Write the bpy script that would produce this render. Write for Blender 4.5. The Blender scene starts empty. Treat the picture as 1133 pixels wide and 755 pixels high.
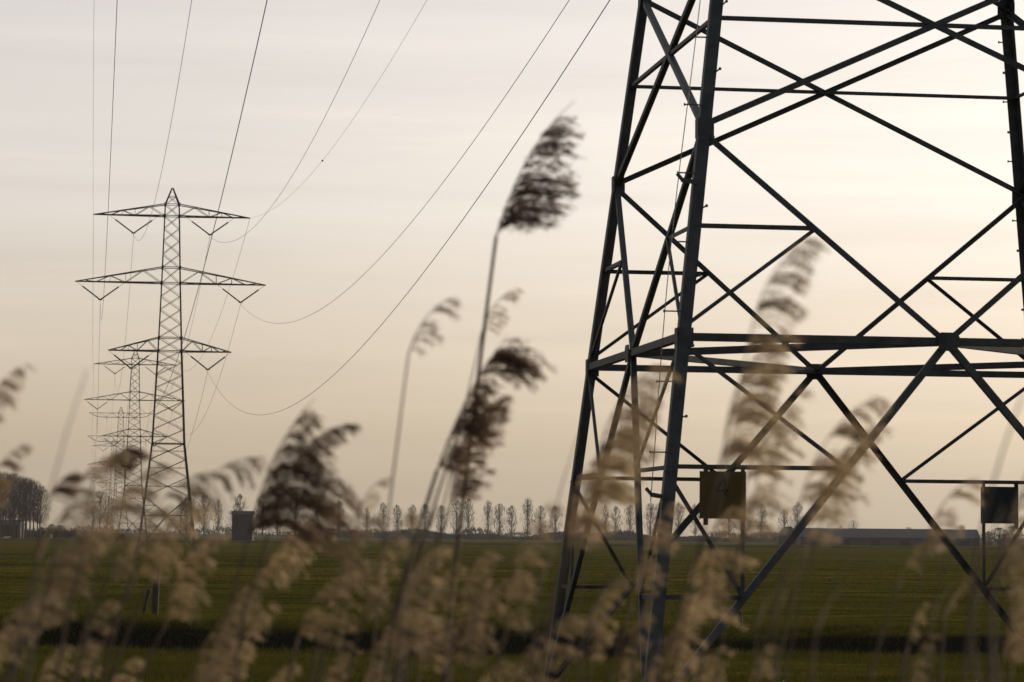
import bpy, math, random
import numpy as np
from mathutils import Matrix, Vector

# ---------------------------------------------------------------- camera, sky, sun, exposure
SC = bpy.context.scene
COL = SC.collection
EYE = 2.058
PITCH, ROLL, FPX = .0665, .0091, 3242.5
cam_d = bpy.data.cameras.new('camera'); cam = bpy.data.objects.new('camera', cam_d); COL.objects.link(cam)
cam_d.sensor_width = 36; cam_d.lens = 36 * FPX / 1133
cam.matrix_world = Matrix.Translation((0, 0, EYE)) @ Matrix.Rotation(math.pi/2 + PITCH, 4, 'X') @ Matrix.Rotation(ROLL, 4, 'Z')
cam_d.clip_start = .1; cam_d.clip_end = 30000
cam_d.dof.use_dof = True; cam_d.dof.focus_distance = 60; cam_d.dof.aperture_fstop = 7.0
SC.camera = cam

SUN_AZ, SUN_EL = math.radians(38), math.radians(13)     # azimuth right of the view direction
SUN_DIR = Vector((math.sin(SUN_AZ)*math.cos(SUN_EL), math.cos(SUN_AZ)*math.cos(SUN_EL), math.sin(SUN_EL)))

world = bpy.data.worlds.new('World'); SC.world = world; world.use_nodes = True
nt = world.node_tree; N = nt.nodes; Lk = nt.links; N.clear()
def wn(t, **k):
    n = N.new(t)
    for a, b in k.items(): setattr(n, a, b)
    return n
def wmath(op, a, b=None, c=None, clamp=False):
    n = wn('ShaderNodeMath', operation=op, use_clamp=clamp)
    for i, v in enumerate((a, b, c)):
        if v is None: continue
        if isinstance(v, (int, float)): n.inputs[i].default_value = v
        else: Lk.new(v, n.inputs[i])
    return n.outputs[0]
def wmix(f, a, b, mode='MIX'):
    n = wn('ShaderNodeMix', data_type='RGBA', blend_type=mode)
    n.clamp_result = False
    for s, v in ((n.inputs[0], f), (n.inputs[6], a), (n.inputs[7], b)):
        if isinstance(v, (int, float)): s.default_value = v
        elif isinstance(v, tuple): s.default_value = (*v, 1)
        else: Lk.new(v, s)
    return n.outputs[2]
tc = wn('ShaderNodeTexCoord')
sep = wn('ShaderNodeSeparateXYZ'); Lk.new(tc.outputs['Generated'], sep.inputs[0])
dz = sep.outputs[2]
dot = wn('ShaderNodeVectorMath', operation='DOT_PRODUCT'); Lk.new(tc.outputs['Generated'], dot.inputs[0]); dot.inputs[1].default_value = SUN_DIR
dsun = dot.outputs['Value']
def wramp(v, stops, ease='EASE'):
    r = wn('ShaderNodeValToRGB'); r.color_ramp.interpolation = ease
    e = r.color_ramp.elements
    while len(e) < len(stops): e.new(.5)
    for i, (p, c) in enumerate(stops): e[i].position = p; e[i].color = (*c, 1)
    Lk.new(v, r.inputs[0]); return r.outputs[0]
# hazy veil of thin high cloud: colour by elevation, brighter towards the veiled sun
elev = wramp(dz, [(0, (.525, .435, .315)), (.035, (.645, .535, .395)), (.06, (.735, .635, .505)), (.075, (.755, .662, .545)), (.11, (.835, .772, .705)), (.18, (.775, .73, .705)), (.35, (.50, .50, .53)), (1, (.26, .29, .36))], 'LINEAR')
glow = wmath('POWER', wmath('MAXIMUM', dsun, 0), 9)
back = wramp(wmath('MULTIPLY_ADD', dsun, .5, .5), [(0, (.26, .28, .33)), (.5, (.42, .43, .46)), (.86, (.80, .80, .80)), (1, (1.12, 1.1, 1.07))], 'LINEAR')
veil = wmix(1, elev, back, 'MULTIPLY')
hot = wmix(glow, (0, 0, 0), (.27, .25, .23))
veil = wmix(1, veil, hot, 'ADD')
# faint long streaks of cloud, parallel to the horizon
mp = wn('ShaderNodeMapping'); Lk.new(tc.outputs['Generated'], mp.inputs[0]); mp.inputs['Scale'].default_value = (2.2, 1.2, 42); mp.inputs['Rotation'].default_value = (0, math.radians(.8), 0)
no = wn('ShaderNodeTexNoise'); no.inputs['Scale'].default_value = 1.6; no.inputs['Detail'].default_value = 5; no.inputs['Roughness'].default_value = .55; no.inputs['Distortion'].default_value = .3
Lk.new(mp.outputs[0], no.inputs['Vector'])
st = wramp(no.outputs['Fac'], [(.32, (.95, .946, .945)), (.5, (1, 1, 1)), (.68, (1.06, 1.052, 1.04))], 'EASE')
veil = wmix(1, veil, st, 'MULTIPLY')
sky = wn('ShaderNodeTexSky', sky_type='NISHITA'); sky.sun_disc = False
sky.sun_elevation = SUN_EL; sky.sun_rotation = SUN_AZ; sky.dust_density = 4; sky.air_density = 1.4
bg1 = wn('ShaderNodeBackground'); Lk.new(sky.outputs[0], bg1.inputs[0]); bg1.inputs[1].default_value = .05
bg2 = wn('ShaderNodeBackground'); Lk.new(veil, bg2.inputs[0]); bg2.inputs[1].default_value = 1.32
msh = wn('ShaderNodeMixShader'); msh.inputs[0].default_value = .88
Lk.new(bg1.outputs[0], msh.inputs[1]); Lk.new(bg2.outputs[0], msh.inputs[2])
wo = wn('ShaderNodeOutputWorld'); Lk.new(msh.outputs[0], wo.inputs[0])

sun_d = bpy.data.lights.new('sun', 'SUN'); sun = bpy.data.objects.new('sun', sun_d); COL.objects.link(sun)
sun_d.energy = 2.6; sun_d.angle = math.radians(4); sun_d.color = (1, .80, .58)
sun.rotation_euler = SUN_DIR.to_track_quat('Z', 'Y').to_euler()

SC.view_settings.view_transform = 'Standard'; SC.view_settings.look = 'None'
SC.view_settings.exposure = 0; SC.view_settings.gamma = 1; SC.view_settings.use_curve_mapping = False
SC.render.engine = 'CYCLES'
SC.cycles.max_bounces = 5; SC.cycles.volume_bounces = 0; SC.cycles.transparent_max_bounces = 16
SC.cycles.use_denoising = True

# ---------------------------------------------------------------- helpers
def ray(px, py, y):
    """world point at depth y seen at photo pixel (px, py) of the 1133x755 photo"""
    X = px - 566.5; Y = py - 377.5
    a = X*math.cos(ROLL) + Y*math.sin(ROLL); b = -X*math.sin(ROLL) + Y*math.cos(ROLL)
    dx = a/FPX; dy = math.cos(PITCH) + b/FPX*math.sin(PITCH); dzz = math.sin(PITCH) - b/FPX*math.cos(PITCH)
    return Vector((dx/dy*y, y, EYE + dzz/dy*y))
def gx(px, y): return ray(px, 590, y).x

class MB:
    def __init__(s): s.v = []; s.f = []
    def add(s, vs, fs):
        o = len(s.v); s.v += [tuple(v) for v in vs]; s.f += [tuple(i+o for i in f) for f in fs]
    def prism(s, P, Q, sec, n1, n2):
        P = Vector(P); Q = Vector(Q); k = len(sec)
        vs = [P + n1*a + n2*b for a, b in sec] + [Q + n1*a + n2*b for a, b in sec]
        fs = [(i, (i+1) % k, (i+1) % k + k, i+k) for i in range(k)] + [tuple(range(k-1, -1, -1)), tuple(range(k, 2*k))]
        s.add(vs, fs)
    def angle(s, P, Q, w, t, h1, h2, off=0):
        """steel angle (L section); h1, h2 are the rough flange directions"""
        P = Vector(P); Q = Vector(Q); d = (Q-P).normalized()
        n1 = Vector(h1); n1 = (n1 - d*n1.dot(d)).normalized()
        n2 = Vector(h2); n2 = n2 - d*n2.dot(d); n2 = (n2 - n1*n2.dot(n1)).normalized()
        o = n2*off - n1*w*.4 if off is not None else Vector((0, 0, 0))
        s.prism(P+o, Q+o, [(0, 0), (w, 0), (w, t), (t, t), (t, w), (0, w)], n1, n2)
    def bar(s, P, Q, w, h=None):
        P = Vector(P); Q = Vector(Q); h = h or w; d = (Q-P).normalized()
        u = Vector((0, 0, 1)) if abs(d.z) < .9 else Vector((0, 1, 0))
        n1 = d.cross(u).normalized(); n2 = n1.cross(d)
        s.prism(P, Q, [(-w/2, -h/2), (w/2, -h/2), (w/2, h/2), (-w/2, h/2)], n1, n2)
    def box(s, lo, hi):
        x0, y0, z0 = lo; x1, y1, z1 = hi
        s.add([(x0,y0,z0),(x1,y0,z0),(x1,y1,z0),(x0,y1,z0),(x0,y0,z1),(x1,y0,z1),(x1,y1,z1),(x0,y1,z1)],
              [(0,3,2,1),(4,5,6,7),(0,1,5,4),(1,2,6,5),(2,3,7,6),(3,0,4,7)])
    def tube(s, pts, rad, k=6):
        pts = [Vector(p) for p in pts]; n = len(pts)
        if not isinstance(rad, (list, tuple)): rad = [rad]*n
        vs = []; fs = []; ref = None
        for i, p in enumerate(pts):
            d = (pts[min(i+1, n-1)] - pts[max(i-1, 0)]).normalized()
            if ref is None: ref = Vector((1, 0, 0)) if abs(d.x) < .8 else Vector((0, 1, 0))
            a = (ref - d*ref.dot(d)).normalized(); b = d.cross(a); ref = a
            for j in range(k):
                t = 2*math.pi*j/k; vs.append(p + (a*math.cos(t) + b*math.sin(t))*rad[i])
        for i in range(n-1):
            for j in range(k): fs.append((i*k+j, i*k+(j+1) % k, (i+1)*k+(j+1) % k, (i+1)*k+j))
        fs += [tuple(range(k-1, -1, -1)), tuple(range((n-1)*k, n*k))]
        s.add(vs, fs)
    def build(s, name, mat, parent=None, smooth=False):
        me = bpy.data.meshes.new(name); me.from_pydata(s.v, [], s.f); me.materials.append(mat)
        if smooth: me.shade_smooth()
        o = bpy.data.objects.new(name, me); COL.objects.link(o)
        if parent: o.parent = parent
        return o
def np_mesh(name, V, F, mat, parent=None):
    me = bpy.data.meshes.new(name); V = np.asarray(V, dtype=np.float32); F = np.asarray(F, dtype=np.int32); k = F.shape[1]
    me.vertices.add(len(V)); me.vertices.foreach_set('co', V.ravel())
    me.loops.add(F.size); me.loops.foreach_set('vertex_index', F.ravel())
    me.polygons.add(len(F)); me.polygons.foreach_set('loop_start', np.arange(0, F.size, k, dtype=np.int32))
    me.update(calc_edges=True); me.materials.append(mat)
    o = bpy.data.objects.new(name, me); COL.objects.link(o)
    if parent: o.parent = parent
    return o
def tag(o, label=None, cat=None, group=None, kind=None):
    if label: o['label'] = label
    if cat: o['category'] = cat
    if group: o['group'] = group
    if kind: o['kind'] = kind
    return o
def empty(name, loc, rz=0):
    o = bpy.data.objects.new(name, None); COL.objects.link(o); o.location = loc; o.rotation_euler = (0, 0, rz); o.empty_display_size = .2
    return o
def copy_tree(o, parent=None):
    c = o.copy(); COL.objects.link(c); c.parent = parent
    for ch in list(o.children): copy_tree(ch, c)
    return c

def mat(name, col, rough=.8, var=None, scale=8, metal=0, spec=.3, transl=0, bump=0, stretch=(1, 1, 1), hue2=None, objvar=0):
    m = bpy.data.materials.new(name); m.use_nodes = True; n = m.node_tree.nodes; l = m.node_tree.links
    b = n['Principled BSDF']; b.inputs['Roughness'].default_value = rough; b.inputs['Metallic'].default_value = metal
    b.inputs['Specular IOR Level'].default_value = spec
    t = n.new('ShaderNodeTexCoord'); mp = n.new('ShaderNodeMapping'); mp.inputs['Scale'].default_value = stretch; l.new(t.outputs['Object'], mp.inputs[0])
    no = n.new('ShaderNodeTexNoise'); no.inputs['Scale'].default_value = scale; no.inputs['Detail'].default_value = 6; no.inputs['Roughness'].default_value = .6; l.new(mp.outputs[0], no.inputs['Vector'])
    r = n.new('ShaderNodeValToRGB'); r.color_ramp.elements[0].position = .32; r.color_ramp.elements[1].position = .68
    c2 = hue2 or tuple(c*(1-(var or .3)) for c in col)
    r.color_ramp.elements[0].color = (*c2, 1); r.color_ramp.elements[1].color = (*col, 1)
    l.new(no.outputs['Fac'], r.inputs[0]); out = r.outputs[0]
    if objvar:
        oi = n.new('ShaderNodeObjectInfo'); hs = n.new('ShaderNodeHueSaturation'); mr = n.new('ShaderNodeMapRange')
        mr.inputs['To Min'].default_value = 1-objvar; mr.inputs['To Max'].default_value = 1+objvar
        l.new(oi.outputs['Random'], mr.inputs['Value']); l.new(mr.outputs[0], hs.inputs['Value']); l.new(out, hs.inputs['Color']); out = hs.outputs[0]
    l.new(out, b.inputs['Base Color'])
    if bump:
        bp = n.new('ShaderNodeBump'); bp.inputs['Strength'].default_value = bump; bp.inputs['Distance'].default_value = .02
        l.new(no.outputs['Fac'], bp.inputs['Height']); l.new(bp.outputs[0], b.inputs['Normal'])
    if spec == 0:
        df = n.new('ShaderNodeBsdfDiffuse'); l.new(out, df.inputs[0]); b = df; l.new(b.outputs[0], n['Material Output'].inputs[0])
    if transl:
        tr = n.new('ShaderNodeBsdfTranslucent'); l.new(out, tr.inputs[0]); mx = n.new('ShaderNodeMixShader'); mx.inputs[0].default_value = transl
        l.new(b.outputs[0], mx.inputs[1]); l.new(tr.outputs[0], mx.inputs[2]); l.new(mx.outputs[0], n['Material Output'].inputs[0])
    return m
M = dict(
    steel=mat('painted_steel', (.070, .080, .083), .6, scale=5, var=.6, spec=.4, bump=.1),
    steel_far=mat('weathered_steel', (.06, .065, .06), .8, scale=2, spec=.1),
    bolt=mat('zinc_bolt', (.10, .11, .11), .45, metal=.3, spec=.5),
    insul=mat('brown_insulator', (.06, .045, .035), .3, spec=.5),
    wire=mat('aluminium_wire', (.07, .062, .055), .5),
    concrete=mat('footing_concrete', (.22, .21, .19), .9, bump=.4, scale=12),
    sign=mat('yellow_enamel', (.115, .078, .015), .5, scale=6, var=.35),
    signback=mat('sign_back', (.03, .042, .045), .6),
    black=mat('black_lettering', (.012, .012, .012), .6),
    wood=mat('grey_post_wood', (.10, .08, .06), .9, scale=9, stretch=(6, 6, 1), bump=.6, var=.5),
    soil=mat('ditch_soil', (.05, .04, .028), .95),
    barkf=mat('tree_bark', (.075, .062, .043), .95),
    twig=mat('bare_twigs', (.085, .066, .055), .95, spec=0),
    hedge=mat('bare_hedge', (.035, .033, .028), .95, spec=0),
    shed=mat('dark_boarding', (.018, .020, .021), .85, stretch=(1, 1, .2), scale=3),
    roofg=mat('grey_sheet_roof', (.06, .06, .068), .7, stretch=(.1, .1, 3), scale=1.5),
    wallg=mat('shed_wall', (.075, .065, .062), .8, stretch=(1, 1, .1), scale=1),
    cow=mat('pale_hide', (.55, .45, .36), .9),
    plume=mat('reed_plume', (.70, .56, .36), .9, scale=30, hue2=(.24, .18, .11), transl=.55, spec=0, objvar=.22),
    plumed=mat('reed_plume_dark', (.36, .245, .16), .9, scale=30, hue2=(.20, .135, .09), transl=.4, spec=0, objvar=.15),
    stem=mat('reed_stem', (.17, .125, .08), .7, scale=6, stretch=(1, 1, 4), hue2=(.09, .065, .045), objvar=.2),
    leaf=mat('dry_reed_leaf', (.30, .22, .135), .8, scale=5, transl=.35, objvar=.2),
    grassb=mat('grass_blade', (.125, .112, .024), .9, scale=.5, transl=.3, hue2=(.060, .064, .012), spec=0),
)
random.seed(4); RNG = np.random.default_rng(4)

# ---------------------------------------------------------------- ground
gm = bpy.data.materials.new('meadow_grass'); gm.use_nodes = True
n = gm.node_tree.nodes; l = gm.node_tree.links; b = n.new('ShaderNodeBsdfDiffuse'); l.new(b.outputs[0], n['Material Output'].inputs[0])
geo = n.new('ShaderNodeNewGeometry')
def gnoise(scale, sx, sy, det=5, rough=.6, w=0):
    mp = n.new('ShaderNodeMapping'); mp.inputs['Scale'].default_value = (sx, sy, 1); mp.inputs['Location'].default_value = (w, w*.7, 0); l.new(geo.outputs['Position'], mp.inputs[0])
    t = n.new('ShaderNodeTexNoise'); t.inputs['Scale'].default_value = scale; t.inputs['Detail'].default_value = det; t.inputs['Roughness'].default_value = rough
    l.new(mp.outputs[0], t.inputs['Vector']); return t.outputs['Fac']
def gramp(v, stops):
    r = n.new('ShaderNodeValToRGB'); e = r.color_ramp.elements
    while len(e) < len(stops): e.new(.5)
    for i, (p, c) in enumerate(stops): e[i].position = p; e[i].color = (*c, 1)
    l.new(v, r.inputs[0]); return r.outputs[0]
def gmix(f, a, c, mode='MIX'):
    m_ = n.new('ShaderNodeMix'); m_.data_type = 'RGBA'; m_.blend_type = mode
    if isinstance(f, (int, float)): m_.inputs[0].default_value = f
    else: l.new(f, m_.inputs[0])
    for s_, v in ((m_.inputs[6], a), (m_.inputs[7], c)):
        if isinstance(v, tuple): s_.default_value = (*v, 1)
        else: l.new(v, s_)
    return m_.outputs[2]
big = gramp(gnoise(.02, 1, 2.2, 4), [(.35, (.070, .067, .013)), (.65, (.124, .108, .023))])
mid = gramp(gnoise(.5, .35, 1.3, 6, .7), [(.36, (.40, .43, .42)), (.60, (1.25, 1.2, 1.05))])
fine = gramp(gnoise(9, 1, 1, 4, .7), [(.3, (.6, .62, .6)), (.7, (1.3, 1.28, 1.2))])
fur = gramp(gnoise(.06, .12, 2.6, 3, .5, 31), [(.40, (.60, .63, .62)), (.5, (1, 1, 1)), (.62, (1.2, 1.13, 1.0))])
c = gmix(1, gmix(1, gmix(1, big, mid, 'MULTIPLY'), fine, 'MULTIPLY'), fur, 'MULTIPLY')
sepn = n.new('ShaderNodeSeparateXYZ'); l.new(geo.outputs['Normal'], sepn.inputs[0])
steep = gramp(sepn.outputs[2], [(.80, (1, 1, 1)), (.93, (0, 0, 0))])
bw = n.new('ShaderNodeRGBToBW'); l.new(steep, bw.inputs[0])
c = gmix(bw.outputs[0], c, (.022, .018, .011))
l.new(c, b.inputs['Color'])
bp = n.new('ShaderNodeBump'); bp.inputs['Strength'].default_value = .5; bp.inputs['Distance'].default_value = .06
l.new(gnoise(5, 1, 1, 6, .75), bp.inputs['Height'])
bp2 = n.new('ShaderNodeBump'); bp2.inputs['Strength'].default_value = .8; bp2.inputs['Distance'].default_value = .35
l.new(gnoise(.7, .4, 1.2, 6, .65, 11), bp2.inputs['Height']); l.new(bp2.outputs[0], bp.inputs['Normal']); l.new(bp.outputs[0], b.inputs['Normal'])

def smooth(a, b_, x): t = np.clip((x-a)/(b_-a), 0, 1); return t*t*(3-2*t)
_ph = RNG.uniform(0, 6.28, 40); _k = RNG.normal(0, 1, (40, 2))
def lump(x, y, sc, s=0, cnt=8):
    z = 0
    for i in range(s, s+cnt): z = z + np.sin((_k[i, 0]*x + _k[i, 1]*y)/sc + _ph[i])
    return z/cnt**.5
def ground_z(x, y):
    fade = 1/(1+(np.maximum(y, 0)/160)**2)
    z = .045*lump(x, y, 1.3)*fade + .06*lump(x, y, 6, 8)*fade
    rim = lump(x, y, 2.2, 16)*.45 + lump(x, y, .7, 5)*.16
    d1 = smooth(51.2+rim, 53.0+rim, y)*(1-smooth(62.6+rim*.6, 64.0+rim*.6, y))
    z = z - d1*1.15 + .10*np.exp(-((y-65.2-rim)/.9)**2)
    d2 = smooth(690, 694, y)*(1-smooth(702, 704, y)); z = z - d2*1.3
    z = z + .45*np.exp(-((y-706)/2.)**2)
    return z
ys = np.concatenate([np.linspace(-80, 30, 40), np.linspace(31, 80, 260), np.geomspace(80.3, 680, 150), np.linspace(684, 712, 40), np.geomspace(720, 14000, 40)])
xs0 = np.concatenate([-np.geomspace(32, 9000, 40)[::-1], np.linspace(-31, 31, 220), np.geomspace(32, 9000, 40)])
X, Y = np.meshgrid(xs0, ys); Z = ground_z(X, Y)
nx = len(xs0); I = np.arange(len(ys)-1)[:, None]*nx + np.arange(nx-1)[None]
F = np.stack([I, I+1, I+nx+1, I+nx], -1).reshape(-1, 4)
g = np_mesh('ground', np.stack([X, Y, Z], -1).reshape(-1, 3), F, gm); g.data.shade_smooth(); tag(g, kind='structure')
wm = mat('ditch_water', (.02, .022, .018), .08, spec=.5)
for nm, y0, y1, z in (('ditch_water', 52, 64, -.92), ('far_ditch_water', 691, 703, -1.1)):
    w = MB(); w.add([(-600, y0, z), (600, y0, z), (600, y1, z), (-600, y1, z)], [(0, 1, 2, 3)]); tag(w.build('water', wm), kind='structure')

# meadow grass: blades in tufts on the near meadow and along the ditch
def blades(cnt, yr, hr, wr, seed, clump=5, edge=None):
    r = np.random.default_rng(seed); nc = cnt//clump
    yc = np.exp(r.uniform(np.log(yr[0]), np.log(yr[1]), nc)); xc = r.uniform(-1, 1, nc)*(yc*.215+2)
    if edge is not None:
        yc = r.normal(edge, .5, nc); xc = r.uniform(-16, 16, nc)
    dens = lump(xc, yc, 1.6, 24); k = dens > r.uniform(-2.2, .8, nc); yc = yc[k]; xc = xc[k]
    sz = r.uniform(.6, 1.3, len(xc))
    x = np.repeat(xc, clump) + r.normal(0, .05, len(xc)*clump); y = np.repeat(yc, clump) + r.normal(0, .05, len(xc)*clump)
    z = ground_z(x, y) - .01; h = r.uniform(*hr, len(x))*np.repeat(sz, clump); w = r.uniform(*wr, len(x))
    a = r.uniform(0, 6.28, len(x)); ln = r.normal(.15, .35, (2, len(x)))*h
    base = np.stack([x, y, z], -1); dx = np.stack([np.cos(a)*w, np.sin(a)*w, 0*w], -1)
    tip = base + np.stack([ln[0], ln[1], h], -1); V = np.stack([base-dx, base+dx, tip], 1).reshape(-1, 3)
    return V, np.arange(len(V)).reshape(-1, 3)
Vs = []; Fs = []; o_ = 0
for args in ((150000, (36, 52), (.04, .13), (.004, .009), 1), (130000, (64.5, 110), (.05, .13), (.006, .014), 2), (60000, (110, 330), (.07, .16), (.012, .03), 3)):
    V, F = blades(*args); Vs.append(V); Fs.append(F+o_); o_ += len(V)
for e_, s_ in ((65.0, 5), (64.3, 6), (51.3, 7), (63.6, 8)):
    V, F = blades(16000, (1, 2), (.06, .16), (.005, .011), s_, edge=e_); Vs.append(V); Fs.append(F+o_); o_ += len(V)
gr = np_mesh('grass', np.concatenate(Vs), np.concatenate(Fs), M['grassb'])
tag(gr, 'short dark green meadow grass in rough tufts on both sides of the ditch', 'grass', kind='stuff')

# ---------------------------------------------------------------- pylons
LEGP = [(0, 3.589), (4.287, 3.1), (13.4, 2.03), (25.2, 1.49), (33.9, 1.17), (42.5, .93), (44.0, .88), (46.1, .06)]
def hw(z):
    for (a, wa), (b_, wb) in zip(LEGP, LEGP[1:]):
        if z <= b_: return wa + (wb-wa)*(z-a)/(b_-a)
    return .06
SG = {'A': (-1, 1), 'B': (-1, -1), 'C': (1, -1), 'D': (1, 1)}
FACES = [('B', 'C'), ('C', 'D'), ('D', 'A'), ('A', 'B')]
def corner(c_, z): w = hw(z); return Vector((SG[c_][0]*w, SG[c_][1]*w, z))
def fp(face, u, z):      # point on a face, u in -1..1 from its first to its second leg
    return corner(face[0], z).lerp(corner(face[1], z), (u+1)/2)
ZR, ZN, ZM, ZT, ZH1, ZH2, ZV = 4.287, 6.69, 7.97, 9.14, 2.84, 1.40, 5.56
NODES_UP = [13.4, 15.2, 17, 18.8, 20.5, 22.1, 23.7, 25.2, 26.9, 28.7, 30.5, 32.2, 33.9, 35.9, 37.6, 39.3, 40.9, 42.5, 44.0]
def lower_members(face):
    """(kind, P, Q, width) of every bar of one tower face below the waist"""
    out = []; m = fp(face, 0, ZR)
    out.append(('ring_beam', fp(face, -1, ZR), fp(face, 1, ZR), .088))
    for s in (-1, 1):
        b0 = fp(face, s, 0); dg = lambda z: m.lerp(b0, (ZR-z)/ZR)
        out.append(('diagonal_brace', m, b0, .08))
        out.append(('horizontal_brace', fp(face, s, ZH1), dg(ZH1), .05)); out.append(('strut', fp(face, s, ZR-.03), dg(ZH1), .043))
        out.append(('horizontal_brace', fp(face, s, ZH2), dg(ZH2), .05)); out.append(('strut', fp(face, s, ZH1-.03), dg(ZH2), .043))
        tp = fp(face, s, ZN); out.append(('diagonal_brace', m, tp, .068)); vm = m.lerp(tp, (ZV-ZR)/(ZN-ZR))
        out.append(('horizontal_brace', fp(face, s, ZV), vm, .05)); out.append(('strut', vm, fp(face, s, ZR+.08), .043))
    for z0, z1 in ((ZN, ZT), (ZT, 11.4), (11.4, 13.4)):
        out.append(('diagonal_brace', fp(face, -1, z0), fp(face, 1, z1), .07)); out.append(('diagonal_brace', fp(face, 1, z0), fp(face, -1, z1), .07))
        zc = z0 + (z1-z0)*hw(z0)/(hw(z0)+hw(z1)); out.append(('horizontal_brace', fp(face, -1, zc), fp(face, 1, zc), .048))
    out.append(('horizontal_brace', fp(face, -1, 13.4), fp(face, 1, 13.4), .12))
    return out
ARMS = [(25.2, 26.9, 7.8, 4.85, (1.9, 7.8)), (33.9, 35.9, 12.1, 8.9, (5.8, 12.0)), (42.5, 44.0, 9.95, 4.85, (1.7, 8.0))]
def arm_bars(zb, zt, L, s, flat=False):
    out = []; tip = Vector((s*L, 0, zb)); wb, wt = hw(zb), hw(zt)
    if flat: tip = Vector((s*L, 0, zt))
    Bc = [Vector((s*wb, k*wb, zb)) for k in (-1, 1)]; Tc = [Vector((s*wt, k*wt, zt)) for k in (-1, 1)]
    n_ = 6; br = (0, .22, .42, .60, .76, .9, 1)
    lo = [[Bc[k].lerp(tip, t) for t in br] for k in (0, 1)]; up = [[Tc[k].lerp(tip, t) for t in br] for k in (0, 1)]
    if flat:
        for k in (0, 1):
            for i, t in enumerate(br):
                p = Bc[k].lerp(Vector((tip.x, tip.y, zb)), t); p.z = zb if t < .7 else zb + (zt-zb)*(t-.7)/.3; lo[k][i] = p
    for k in (0, 1):
        for i in range(n_):
            out.append((lo[k][i], lo[k][i+1], .14)); out.append((up[k][i], up[k][i+1], .11))
            if i < n_-1: out.append((lo[k][i], up[k][i+1], .06) if i % 2 == 0 else (up[k][i], lo[k][i+1], .06))
            if i in (2, 3): out.append((lo[k][i], up[k][i], .05))
    for i in range(n_-1): out.append((lo[i % 2][i], lo[1-i % 2][i+1], .06))
    return out

def insulator_v(parent, s, cxm, z, span, thick=.085, detail=False):
    """two strings hanging in a V from the arm, meeting at a clamp above the wire"""
    apex = Vector((s*cxm, 0, z-2.3))
    for i, e in enumerate(span):
        top = Vector((s*e, 0, z)); mb = MB(); a = top.lerp(apex, .26)
        mb.tube([top, a], .02, 4)
        pts = []; rr = []; n_ = 26 if detail else 2
        for q in range(n_+1): pts.append(a.lerp(apex, q/n_)); rr.append(thick*(1 if not detail else (1.3 if q % 2 else .5)))
        mb.tube(pts, rr, 8 if detail else 4)
        mb.build('insulator_string', M['insul'], parent)
    c_ = MB(); c_.bar(apex + Vector((-.25, 0, .02)), apex + Vector((.25, 0, .02)), .1, .12); c_.bar(apex + Vector((0, 0, .05)), apex - Vector((0, 0, .2)), .05); c_.build('wire_clamp', M['steel_far'], parent)
    return apex - Vector((0, 0, .2))

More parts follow.
